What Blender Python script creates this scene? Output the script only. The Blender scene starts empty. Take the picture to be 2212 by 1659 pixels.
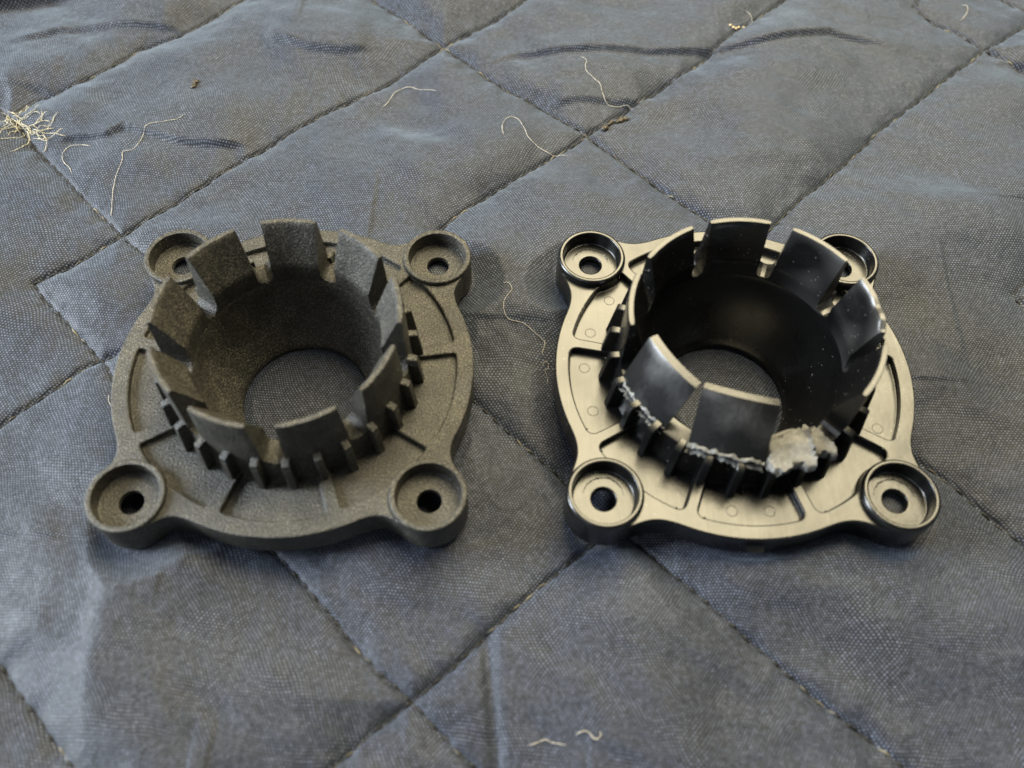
import bpy, bmesh, math, random
import numpy as np
from mathutils import Matrix, Vector
from mathutils.geometry import delaunay_2d_cdt
rnd = random.Random(7)
MM = 0.001                      # everything below is written in millimetres
SC = bpy.context.scene
COL = SC.collection

# ------------------------------------------------------------------ camera
F_PX, PITCH, ROLL, CAM_H = 1916.93 / 2212.0, 1.04345, -0.0357, 146.0
cam = bpy.data.cameras.new('camera')
cam.sensor_width = 36.0
cam.lens = 36.0 * F_PX
cam.clip_start, cam.clip_end = 0.005, 20.0
co = bpy.data.objects.new('camera', cam); COL.objects.link(co)
fw = Vector((0, math.cos(PITCH), -math.sin(PITCH)))
up = Vector((0, math.sin(PITCH), math.cos(PITCH)))
rt = Vector((1, 0, 0))
cr, sr = math.cos(ROLL), math.sin(ROLL)
r2, u2 = rt * cr - up * sr, rt * sr + up * cr
m = Matrix.Identity(4)
for i in range(3):
    m[i][0], m[i][1], m[i][2] = r2[i], u2[i], -fw[i]
m[2][3] = CAM_H * MM
co.matrix_world = m
cam.dof.use_dof = True
cam.dof.focus_distance = 0.184
cam.dof.aperture_fstop = 14.0
SC.camera = co

# ------------------------------------------------------------------ light
world = bpy.data.worlds.new('World'); SC.world = world
world.use_nodes = True
bg = world.node_tree.nodes['Background']
bg.inputs[0].default_value = (0.86, 0.95, 1.0, 1)
bg.inputs[1].default_value = 0.10

def area(name, loc, target, size, size_y, power, col):
    l = bpy.data.lights.new(name, 'AREA'); l.shape = 'RECTANGLE'
    l.size, l.size_y, l.energy, l.color = size, size_y, power, col
    o = bpy.data.objects.new(name, l); COL.objects.link(o)
    o.location = loc
    o.rotation_euler = (Vector(target) - Vector(loc)).to_track_quat('-Z', 'Y').to_euler()
    return o
area('ceiling_lamp', (0.10, 0.37, 0.50), (0.0, 0.085, 0.0), 0.48, 0.40, 10.6, (1.0, 0.868, 0.565))
area('window_glow', (-0.60, 0.07, 0.28), (0.0, 0.085, 0.0), 0.24, 0.30, 12.5, (0.86, 0.94, 1.0))

area('front_fill', (-0.42, -0.46, 0.66), (0.0, 0.085, 0.0), 0.34, 0.34, 1.2, (0.92, 0.96, 1.0))  # added soft fill from front left, not a real lamp of the room

SC.view_settings.view_transform = 'Standard'
SC.view_settings.look = 'None'
SC.view_settings.exposure = 0.0
SC.view_settings.gamma = 1.0
SC.render.engine = 'CYCLES'
SC.cycles.max_bounces = 6

# ------------------------------------------------------------------ helpers
def mesh_obj(name, verts, faces, mat, parent=None, sharp=35.0):
    me = bpy.data.meshes.new(name)
    v = np.asarray(verts, dtype=np.float64) * MM
    me.from_pydata(v.tolist(), [], faces)
    me.update()
    me.polygons.foreach_set('use_smooth', [True] * len(me.polygons))
    if sharp: me.set_sharp_from_angle(angle=math.radians(sharp))
    if mat: me.materials.append(mat)
    o = bpy.data.objects.new(name, me); COL.objects.link(o)
    if parent is not None: o.parent = parent
    return o

def tag(o, label, cat=None, group=None, kind=None):
    if label: o['label'] = label
    if cat: o['category'] = cat
    if group: o['group'] = group
    if kind: o['kind'] = kind
    return o

def fix_normals(o):
    bm = bmesh.new(); bm.from_mesh(o.data)
    bmesh.ops.remove_doubles(bm, verts=bm.verts, dist=1e-7)
    bmesh.ops.recalc_face_normals(bm, faces=bm.faces)
    bm.to_mesh(o.data); bm.free()
    return o

def lathe(profile, n=96, closed=True, wob=None):
    V, Fc = [], []
    k = len(profile)
    for i in range(n):
        a = 2 * math.pi * i / n
        for j, (r, z) in enumerate(profile):
            if wob: r, z = wob(a, j, r, z)
            V.append((r * math.cos(a), r * math.sin(a), z))
    for i in range(n):
        i2 = (i + 1) % n
        for j in range(k if closed else k - 1):
            j2 = (j + 1) % k
            Fc.append((i * k + j, i2 * k + j, i2 * k + j2, i * k + j2))
    return V, Fc

def inside(poly, pts):
    x, y = pts[:, 0], pts[:, 1]
    c = np.zeros(len(pts), bool)
    n = len(poly)
    for i in range(n):
        x1, y1 = poly[i]; x2, y2 = poly[(i + 1) % n]
        if y1 == y2: continue
        t = (y1 > y) != (y2 > y)
        c ^= t & (x < (x2 - x1) * (y - y1) / (y2 - y1) + x1)
    return c

def offset(loop, d):            # + grows the loop outward (loop is counter-clockwise)
    p = np.asarray(loop, float)
    t = np.roll(p, -1, 0) - np.roll(p, 1, 0)
    t /= np.linalg.norm(t, axis=1)[:, None] + 1e-12
    return p + d * np.stack([t[:, 1], -t[:, 0]], 1)

class Build:
    def __init__(s): s.v, s.f = [], []
    def sweep(s, loop, prof, flip=False):      # prof: list of (offset, z) along the loop
        n, b = len(loop), len(s.v)
        for d, z in prof:
            q = offset(loop, d)
            s.v += [(x, y, z) for x, y in q]
        for k in range(len(prof) - 1):
            for i in range(n):
                j = (i + 1) % n
                f = (b + k * n + i, b + k * n + j, b + (k + 1) * n + j, b + (k + 1) * n + i)
                s.f.append(f[::-1] if flip else f)
    def cap(s, outer, holes, z, flip=False):
        loops = [np.asarray(outer)] + [np.asarray(h) for h in holes]
        pts, edges = [], []
        for l in loops:
            b = len(pts); n = len(l)
            pts += [Vector((float(x), float(y))) for x, y in l]
            edges += [(b + i, b + (i + 1) % n) for i in range(n)]
        vv, _, ff, _, _, _ = delaunay_2d_cdt(pts, edges, [], 0, 1e-5)
        P = np.array([(q.x, q.y) for q in vv])
        T = np.array([list(f) for f in ff if len(f) == 3])
        c = P[T].mean(1)
        ok = inside(loops[0], c)
        for h in loops[1:]: ok &= ~inside(h, c)
        b = len(s.v)
        s.v += [(x, y, z) for x, y in P]
        for t in T[ok]:
            a, bb, cc = P[t[0]], P[t[1]], P[t[2]]
            ccw = (bb[0] - a[0]) * (cc[1] - a[1]) - (bb[1] - a[1]) * (cc[0] - a[0]) > 0
            t = tuple(int(i) + b for i in t)
            s.f.append(t if ccw != flip else t[::-1])

def circle(cx, cy, r, n=64):
    return [(cx + r * math.cos(2 * math.pi * i / n), cy + r * math.sin(2 * math.pi * i / n)) for i in range(n)]

def polar(r, deg): return (r * math.cos(math.radians(deg)), r * math.sin(math.radians(deg)))

def value_noise(x, y, cell, seed):
    g = np.random.RandomState(seed).rand(256, 256)
    u, v = x / cell + 500.0, y / cell + 500.0
    i, j = np.floor(u).astype(int), np.floor(v).astype(int)
    a, b = u - i, v - j
    a, b = a * a * a * (a * (6 * a - 15) + 10), b * b * b * (b * (6 * b - 15) + 10)
    G = lambda p, q: g[p % 256, q % 256]
    return (G(i, j) * (1 - a) + G(i + 1, j) * a) * (1 - b) + (G(i, j + 1) * (1 - a) + G(i + 1, j + 1) * a) * b - 0.5

# ------------------------------------------------------------------ materials
class NT:
    def __init__(s, name):
        s.m = bpy.data.materials.new(name); s.m.use_nodes = True
        s.t = s.m.node_tree; s.b = s.t.nodes['Principled BSDF']
    def n(s, typ, **kw):
        o = s.t.nodes.new(typ)
        for k, v in kw.items():
            if k.startswith('i_'): o.inputs[k[2:].replace('_', ' ')].default_value = v
            else: setattr(o, k, v)
        return o
    def l(s, a, b): s.t.links.new(a, b)
    def math(s, op, a, b=None, c=None):
        o = s.n('ShaderNodeMath', operation=op)
        for i, q in enumerate((a, b, c)):
            if q is None: continue
            if isinstance(q, (int, float)): o.inputs[i].default_value = q
            else: s.l(q, o.inputs[i])
        return o.outputs[0]
    def noise(s, scale, detail=2.0, rough=0.5, vec=None):
        o = s.n('ShaderNodeTexNoise'); o.inputs['Scale'].default_value = scale
        o.inputs['Detail'].default_value = detail; o.inputs['Roughness'].default_value = rough
        if vec is not None: s.l(vec, o.inputs['Vector'])
        return o
    def ramp(s, fac, stops):
        o = s.n('ShaderNodeValToRGB'); e = o.color_ramp.elements
        while len(e) < len(stops): e.new(0.5)
        for q, (p, c) in zip(e, stops):
            q.position = p; q.color = (*c, 1) if len(c) == 3 else c
        s.l(fac, o.inputs[0]); return o.outputs[0]
    def bump(s, h, strength, dist, normal=None):
        o = s.n('ShaderNodeBump'); o.inputs['Strength'].default_value = strength
        o.inputs['Distance'].default_value = dist
        s.l(h, o.inputs['Height'])
        if normal is not None: s.l(normal, o.inputs['Normal'])
        return o.outputs[0]
    def pos(s): return s.n('ShaderNodeTexCoord').outputs['Object']

def mat_nylon():
    t = NT('sintered_nylon'); v = t.pos()
    g = t.noise(3600, 2, 0.6, v); w = t.noise(160, 3, 0.6, v)
    f = t.math('ADD', t.math('MULTIPLY', g.outputs[0], 0.75), t.math('MULTIPLY', w.outputs[0], 0.25))
    t.l(t.ramp(f, [(0.37, (0.008, 0.0077, 0.0066)), (0.53, (0.027, 0.0255, 0.0215)), (0.67, (0.15, 0.139, 0.112))]), t.b.inputs['Base Color'])
    t.b.inputs['Roughness'].default_value = 0.50
    t.b.inputs['Specular IOR Level'].default_value = 0.5
    g2 = t.noise(2600, 3, 0.6, v)
    t.l(t.bump(g2.outputs[0], 0.85, 0.00028), t.b.inputs['Normal'])
    return t.m

def mat_gloss(name='black_moulded_plastic', highlight=0.0):
    t = NT(name); v = t.pos()
    g = t.noise(900, 2, 0.5, v); w = t.noise(90, 3, 0.6, v)
    speck = t.noise(1700, 1, 0.4, v)                      # dust and tiny chips
    dust = t.n('ShaderNodeMapRange'); t.l(speck.outputs[0], dust.inputs[0])
    dust.inputs[1].default_value, dust.inputs[2].default_value = 0.725, 0.77
    clump = t.n('ShaderNodeMapRange'); t.l(t.noise(120, 2, 0.5, v).outputs[0], clump.inputs[0])
    clump.inputs[1].default_value, clump.inputs[2].default_value = 0.45, 0.6
    dm = t.math('MULTIPLY', dust.outputs[0], clump.outputs[0])
    highlight_tone = t.ramp(t.noise(75, 1, 0.4, v).outputs[0], [(0.30, (0.003, 0.003, 0.0032)), (0.70, (0.003 + highlight, 0.003 + highlight, 0.0032 + highlight))])  # pale patches in the base colour stand in for reflected light
    mx = t.n('ShaderNodeMix', data_type='RGBA'); t.l(dm, mx.inputs[0]); t.l(highlight_tone, mx.inputs[6]); mx.inputs[7].default_value = (0.16, 0.155, 0.14, 1)
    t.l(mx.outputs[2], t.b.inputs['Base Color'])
    r = t.n('ShaderNodeMapRange'); t.l(w.outputs[0], r.inputs[0])
    r.inputs[1].default_value, r.inputs[2].default_value = 0.3, 0.7
    r.inputs[3].default_value, r.inputs[4].default_value = 0.22, 0.34
    scr = t.n('ShaderNodeMapping'); scr.inputs['Scale'].default_value = (1, 0.04, 0.3); scr.inputs['Rotation'].default_value = (0, 0, 0.5); t.l(v, scr.inputs[0])
    sn = t.noise(2200, 2, 0.6, scr.outputs[0])
    t.l(t.math('MULTIPLY_ADD', sn.outputs[0], 0.10, t.math('SUBTRACT', r.outputs[0], 0.05)), t.b.inputs['Roughness'])
    t.b.inputs['Specular IOR Level'].default_value = 0.62
    sink = t.bump(t.noise(75, 2, 0.5, v).outputs[0], 0.35, 0.0006)
    t.l(t.bump(g.outputs[0], 0.16, 0.00012, sink), t.b.inputs['Normal'])
    return t.m

def mat_smear():                  # the re-glued tabs: black plastic with scuffs and a thin whitish film
    t = NT('scuffed_black_plastic'); v = t.pos()
    mp = t.n('ShaderNodeMapping'); mp.inputs['Scale'].default_value = (1, 1, 0.05); mp.inputs['Rotation'].default_value = (0.35, 0, 0.1); t.l(v, mp.inputs[0])
    w = t.noise(1500, 3, 0.6, mp.outputs[0]); c = t.noise(130, 1, 0.4, v)
    f = t.math('MULTIPLY_ADD', c.outputs[0], 0.75, t.math('MULTIPLY', w.outputs[0], 0.25))
    t.l(t.ramp(f, [(0.45, (0.006, 0.006, 0.0065)), (0.62, (0.022, 0.022, 0.0225)), (0.78, (0.065, 0.066, 0.067))]), t.b.inputs['Base Color'])
    t.l(t.ramp(f, [(0.40, (0.27,) * 3), (0.65, (0.42,) * 3)]), t.b.inputs['Roughness'])
    t.b.inputs['Specular IOR Level'].default_value = 0.7
    t.l(t.bump(w.outputs[0], 0.12, 0.0002), t.b.inputs['Normal'])
    return t.m

def mat_glue():
    t = NT('dried_glue'); v = t.pos()
    w = t.noise(420, 5, 0.65, v)
    t.l(t.ramp(w.outputs[0], [(0.30, (0.085, 0.084, 0.081)), (0.50, (0.13, 0.128, 0.122)), (0.70, (0.19, 0.186, 0.174))]), t.b.inputs['Base Color'])
    t.b.inputs['Roughness'].default_value = 0.62
    t.b.inputs['Specular IOR Level'].default_value = 0.3
    vn = t.n('ShaderNodeTexVoronoi', feature='DISTANCE_TO_EDGE'); vn.inputs['Scale'].default_value = 650
    d = t.n('ShaderNodeVectorMath', operation='MULTIPLY_ADD'); t.l(t.noise(500, 2, 0.5, v).outputs['Color'], d.inputs[0]); d.inputs[1].default_value = (0.0012,) * 3; t.l(v, d.inputs[2])
    t.l(d.outputs[0], vn.inputs['Vector'])
    n1 = t.bump(t.noise(1300, 3, 0.6, v).outputs[0], 0.35, 0.0002)
    t.l(t.bump(vn.outputs['Distance'], 0.5, -0.00035, n1), t.b.inputs['Normal'])
    return t.m

def mat_plain(name, c, rough=0.6):
    t = NT(name); v = t.pos(); w = t.noise(700, 2, 0.5, v)
    t.l(t.ramp(w.outputs[0], [(0.3, tuple(q * 0.7 for q in c)), (0.7, tuple(min(1, q * 1.25) for q in c))]), t.b.inputs['Base Color'])
    t.b.inputs['Roughness'].default_value = rough
    return t.m

def mat_thread():
    t = NT('quilting_thread'); v = t.pos()
    w = t.noise(190, 1, 0.4, v)
    t.l(t.ramp(w.outputs[0], [(0.50, (0.005, 0.005, 0.005)), (0.58, (0.015, 0.0135, 0.011)), (0.68, (0.15, 0.133, 0.096))]), t.b.inputs['Base Color'])
    t.b.inputs['Roughness'].default_value = 0.6
    return t.m

def mat_cloth():
    t = NT('woven_polyester'); v = t.pos()
    warp = t.noise(42, 2, 0.5, v); warp2 = t.noise(420, 1, 0.5, v)
    d1 = t.n('ShaderNodeVectorMath', operation='SUBTRACT'); t.l(warp.outputs['Color'], d1.inputs[0]); d1.inputs[1].default_value = (0.5,) * 3
    d2 = t.n('ShaderNodeVectorMath', operation='SUBTRACT'); t.l(warp2.outputs['Color'], d2.inputs[0]); d2.inputs[1].default_value = (0.5,) * 3
    m1 = t.n('ShaderNodeVectorMath', operation='MULTIPLY_ADD'); t.l(d1.outputs[0], m1.inputs[0]); m1.inputs[1].default_value = (0.006,) * 3; t.l(v, m1.inputs[2])
    m2 = t.n('ShaderNodeVectorMath', operation='MULTIPLY_ADD'); t.l(d2.outputs[0], m2.inputs[0]); m2.inputs[1].default_value = (0.00016,) * 3; t.l(m1.outputs[0], m2.inputs[2])
    rot = t.n('ShaderNodeVectorRotate', rotation_type='Z_AXIS'); rot.inputs['Angle'].default_value = math.radians(2.5); t.l(m2.outputs[0], rot.inputs[0])
    s = t.n('ShaderNodeSeparateXYZ'); t.l(rot.outputs[0], s.inputs[0])
    sx = t.math('SINE', t.math('MULTIPLY', s.outputs[0], math.pi / 0.00029))
    sy = t.math('SINE', t.math('MULTIPLY', s.outputs[1], math.pi / 0.00046))
    chk = t.math('MULTIPLY', sx, sy)                                     # over / under of a plain weave
    row = t.math('ABSOLUTE', sy)                                         # gaps between the weft rows
    hgt = t.math('MULTIPLY_ADD', chk, 0.45, t.math('MULTIPLY', row, 0.6))
    fine = t.noise(1350, 3, 0.6, v)
    fac = t.math('ADD', t.math('MULTIPLY_ADD', hgt, 0.42, 0.26), t.math('MULTIPLY_ADD', fine.outputs[0], 0.55, -0.27))
    base = t.ramp(fac, [(0.20, (0.002, 0.0025, 0.004)), (0.50, (0.0130, 0.0160, 0.0270)), (0.86, (0.17, 0.193, 0.268))])
    worn = t.noise(55, 4, 0.6, v); worn2 = t.noise(17, 3, 0.5, v)
    tint = t.ramp(worn.outputs[0], [(0.32, (0.86, 0.90, 0.98)), (0.5, (0.98, 0.98, 1.0)), (0.68, (1.12, 1.10, 1.06))])
    mx = t.n('ShaderNodeMix', data_type='RGBA', blend_type='MULTIPLY'); mx.inputs[0].default_value = 1.0
    t.l(base, mx.inputs[6]); t.l(tint, mx.inputs[7])
    tint2 = t.ramp(worn2.outputs[0], [(0.35, (0.92, 0.95, 1.03)), (0.65, (1.07, 1.04, 0.99))])
    mx2 = t.n('ShaderNodeMix', data_type='RGBA', blend_type='MULTIPLY'); mx2.inputs[0].default_value = 1.0
    t.l(mx.outputs[2], mx2.inputs[6]); t.l(tint2, mx2.inputs[7])
    t.l(mx2.outputs[2], t.b.inputs['Base Color'])
    t.b.inputs['Roughness'].default_value = 0.55
    t.b.inputs['Specular IOR Level'].default_value = 0.22
    t.b.inputs['Sheen Weight'].default_value = 0.30
    t.b.inputs['Sheen Tint'].default_value = (0.75, 0.88, 1.0, 1)
    t.b.inputs['Sheen Roughness'].default_value = 0.5
    n1 = t.bump(t.noise(260, 3, 0.6, v).outputs[0], 0.35, 0.0009)
    t.l(t.bump(hgt, 0.35, 0.00014, n1), t.b.inputs['Normal'])
    return t.m

NYLON, GLOSS, SMEAR, GLUE = mat_nylon(), mat_gloss(), mat_smear(), mat_glue()
HIGHLIT = mat_gloss('highlit_black_plastic', 0.085)  # highlight of two right-hand tabs painted into the base colour
CLOTH, THREAD = mat_cloth(), mat_thread()
WHITENED = mat_plain('stress_whitened_plastic', (0.13, 0.13, 0.126), 0.42)
FIBRE = mat_plain('lint_fibre', (0.42, 0.395, 0.35), 0.8)
DARKBIT = mat_plain('dark_fluff', (0.035, 0.026, 0.016), 0.45)
TANBIT = mat_plain('tan_crumb', (0.45, 0.36, 0.22), 0.7)

# ------------------------------------------------------------------ placement of the two flanges (mm, yaw)
LEFT = (-39.38, 82.02, 0.0428)
RIGHT = (40.47, 85.33, 0.0316)
RIM = 9.0                        # the boss rims stand 9 mm above the mean blanket level

# ------------------------------------------------------------------ blanket
SEAMS = [[[-71.22,195.53],[-74.2,192.66],[-81.23,184.33],[-83.97,181.09],[-93.45,175.52],[-98.43,168.7],[-103.24,163.98],[-108.91,159.0],[-112.63,156.97],[-115.78,152.58]],[[-120.14,153.56],[-114.78,149.36],[-108.77,142.42],[-101.67,135.78],[-92.6,126.83],[-86.84,121.93],[-83.56,118.67],[-80.23,115.84],[-77.22,113.78],[-70.43,107.97]],[[10.02,209.79],[0.52,199.86],[-3.38,195.1],[-10.82,188.48],[-17.94,182.05],[-25.8,173.79],[-33.4,166.15],[-45.84,156.54],[-56.45,146.13],[-63.57,139.41],[-70.67,131.57],[-78.38,123.6],[-83.46,118.3],[-86.26,115.57],[-89.35,112.02],[-93.35,108.6],[-97.71,105.12]],[[-41.04,199.4],[-36.43,195.09],[-33.24,192.57],[-26.9,186.74],[-19.53,180.27],[-14.16,176.04],[-8.27,170.15],[-2.47,165.68],[3.09,162.07],[10.18,156.33],[14.98,153.29],[19.15,148.68],[27.24,140.58],[34.07,134.1],[40.77,128.87],[43.87,125.4]],[[75.89,211.58],[67.69,203.57],[58.27,193.98],[52.54,189.26],[48.66,184.74],[44.22,179.44],[37.57,173.01],[30.55,166.58],[22.08,159.19],[14.98,152.85],[11.77,149.04],[4.47,142.98],[-1.6,137.56],[-7.13,132.83],[-13.32,126.62],[-16.52,122.63]],[[135.91,203.63],[126.95,195.91],[118.74,189.32],[114.71,187.05],[110.88,182.94],[104.56,177.62],[97.51,170.79],[92.02,165.48],[83.5,157.73],[78.15,151.56],[70.54,143.35],[62.8,136.13],[57.44,129.9],[52.72,124.54]],[[104.1,209.34],[100.46,202.61],[103.14,198.2],[109.53,192.32],[114.71,187.05],[118.33,182.99],[122.44,178.55],[129.34,171.62]],[[122.8,208.87],[128.85,203.25],[136.28,196.41]],[[-97.6,104.78],[-94.43,101.35],[-92.1,99.41],[-88.2,95.79],[-85.08,93.08],[-80.65,88.77],[-78.82,87.26],[-76.39,84.04],[-69.73,77.76]],[[-73.97,91.5],[-77.14,89.76],[-80.25,88.25],[-83.31,85.72],[-86.18,82.1],[-89.67,78.53],[-92.23,75.86],[-94.39,73.43],[-98.99,69.34]],[[-42.88,53.2],[-38.66,49.52],[-35.92,47.17],[-32.21,43.3],[-27.78,39.18],[-25.5,36.22],[-22.55,33.71],[-19.62,30.89],[-14.04,26.8],[-10.1,23.12],[-7.01,20.17],[-3.64,17.44],[-0.32,14.24]],[[17.47,56.32],[14.67,53.59],[11.04,50.54],[5.93,46.28],[1.35,42.0],[-3.52,36.99],[-7.79,32.39],[-11.65,29.0],[-14.73,26.28],[-20.09,21.76],[-23.27,18.3],[-25.22,16.92],[-29.54,12.65]],[[-88.04,37.1],[-80.38,29.86],[-77.18,26.75],[-72.76,23.06],[-68.27,18.8],[-64.12,15.44],[-60.11,12.29]],[[-10.22,84.22],[-6.53,81.33],[-3.78,78.46],[0.7,74.26],[5.05,70.64],[8.47,67.98],[16.74,60.2],[25.09,52.72],[28.11,49.52],[32.59,45.65],[39.06,39.64],[43.59,35.66],[48.33,31.43],[52.62,27.67],[58.19,23.7],[62.53,19.82],[66.19,17.06]],[[72.95,74.74],[76.5,71.11],[80.09,68.01],[83.5,64.52],[86.73,60.67],[90.64,56.09],[95.5,50.85]],[[115.18,121.1],[105.77,114.36],[102.48,110.9],[104.14,108.06],[109.53,100.94]]]
CREASES = [[[[-126.12,173.97],[-123.19,175.29],[-113.27,179.7],[-99.28,182.51],[-91.41,182.93],[-81.7,182.77]],1.3,1.8,10],[[[-108.14,143.8],[-100.43,145.91],[-93.23,146.26],[-89.65,148.62],[-84.13,147.44],[-76.32,145.23],[-70.0,144.82],[-58.72,145.66]],1.7,1.8,12],[[[-64.46,178.59],[-57.59,177.95],[-51.67,175.93],[-43.75,175.35],[-34.99,177.14]],1.3,2.2,12],[[[-15.82,176.16],[-7.95,175.59],[-2.43,178.36],[13.36,179.36],[30.34,180.09],[45.25,182.57],[57.93,184.09],[67.42,186.82],[75.79,188.99],[88.0,186.2],[97.0,182.44]],1.6,2.0,11],[[[4.58,160.82],[12.16,163.52],[18.69,163.7],[31.79,164.52]],1.0,2.2,9],[[[37.01,144.79],[45.29,144.49],[58.16,147.95],[70.5,146.41]],0.7,5,12],[[[-122.05,161.32],[-115.43,160.88],[-108.81,160.44]],0.6,2,8],[[[114.66,182.53],[122.53,181.27],[130.12,180.84]],1.0,2,8]]
LINT = {"tuft":[[-119.02,151.87],[-116.75,151.39],[-114.69,149.86],[-113.63,148.15],[-111.22,147.11],[-109.24,145.76],[-107.57,144.69]],"tuft2":[[-119.35,152.89],[-116.82,150.94],[-115.03,149.26],[-112.69,148.49],[-110.75,146.26],[-108.11,145.09]],"cee":[[-96.28,143.25],[-99.33,143.81],[-101.6,142.7],[-101.9,140.15],[-101.01,138.1],[-99.04,136.54],[-98.14,134.8]],"long":[[-76.11,151.49],[-77.88,149.93],[-82.84,148.66],[-84.4,147.71],[-84.99,142.38],[-86.11,140.64],[-88.04,140.54],[-87.15,137.8],[-88.17,134.6],[-87.77,129.92],[-86.96,126.02],[-86.69,123.46]],"arch":[[-32.57,159.4],[-31.28,160.54],[-30.32,164.0],[-28.32,165.83],[-26.14,165.94],[-24.4,164.77],[-22.2,164.57],[-20.15,163.43]],"hook":[[-3.86,148.94],[-4.48,151.38],[-3.84,154.36],[-2.19,155.94],[-0.67,154.97],[0.68,152.08],[1.59,149.2],[3.72,147.43],[6.35,145.99],[8.44,145.81],[10.83,145.64]],"ess":[[13.78,176.07],[15.34,174.84],[14.65,172.85],[14.96,170.77],[16.59,168.77],[18.32,167.28],[18.71,164.63],[19.74,162.05],[22.45,161.88],[24.32,162.9],[26.25,162.23]],"mid":[[-2.52,105.88],[-1.59,106.16],[-0.81,105.27],[-0.59,104.14],[-1.3,103.19],[-2.18,101.8],[-2.21,99.79],[-1.5,98.05],[0.16,97.68],[1.63,97.52],[2.74,96.69],[3.85,95.87],[5.32,94.85],[6.24,94.13],[5.89,92.94],[5.55,91.64]],"midknot":[[5.58,89.33],[6.28,90.62],[7.01,90.02],[6.84,88.75],[6.12,88.93],[6.49,87.91],[6.86,86.48],[6.7,85.45]],"left":[[-75.77,80.02],[-75.5,78.64],[-74.33,77.11],[-73.2,76.08],[-72.3,76.6],[-71.11,76.65]],"wave":[[4.41,20.79],[5.47,21.09],[6.39,21.52],[7.25,21.82],[7.97,21.31],[9.04,21.21],[10.25,20.98]],"wave2":[[11.69,22.37],[12.41,22.87],[13.56,23.11],[14.05,22.32],[14.76,21.67],[15.63,22.24],[15.43,23.04]],"topright":[[112.43,202.94],[112.99,202.79],[113.55,202.64],[113.37,200.8],[112.11,198.38],[110.55,196.68]],"far":[[55.46,195.83],[56.96,194.48],[57.21,192.36]]}
SPOTS = {"burr":[[19.36,154.48],[20.24,155.86],[21.23,156.81],[22.64,157.63],[23.96,158.45]],"tan":[[51.13,190.8],[53.02,190.03],[54.61,190.81]],"chip":[[-76.09,159.95],[-75.9,162.13]]}
GROOVE = [[-2.36, 36.81], [-1.86, 30.53], [-1.13, 25.28], [-0.1, 17.41], [0.35, 14.78]]
RIDGE = [[-65.8, 52.73], [-65.44, 49.42], [-64.46, 43.42], [-64.37, 35.66], [-63.85, 26.69], [-62.22, 15.36], [-61.85, 11.49]]

def seg_dist(X, Y, pl, signed=False, taper=False):
    best = np.full(X.shape, 1e9); sg = np.zeros(X.shape); tt = np.zeros(X.shape)
    pl = np.array(pl); L = np.r_[0, np.cumsum(np.hypot(*np.diff(pl, axis=0).T))]
    for i in range(len(pl) - 1):
        a, b = pl[i], pl[i + 1]; d = b - a; n2 = (d ** 2).sum()
        t = np.clip(((X - a[0]) * d[0] + (Y - a[1]) * d[1]) / n2, 0, 1)
        ex, ey = X - a[0] - t * d[0], Y - a[1] - t * d[1]
        r = np.hypot(ex, ey); k = r < best
        best[k] = r[k]
        sg[k] = np.sign(d[0] * ey - d[1] * ex)[k]
        tt[k] = (L[i] + t * math.sqrt(n2))[k]
    return best, sg, tt / L[-1]

# padding that has risen into the hollow underside of these bosses
HOLLOW = {LEFT[0]: [(25, 25), (-25, 25)], RIGHT[0]: [(-25, 25), (25, 25), (25, -25)]}

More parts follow.
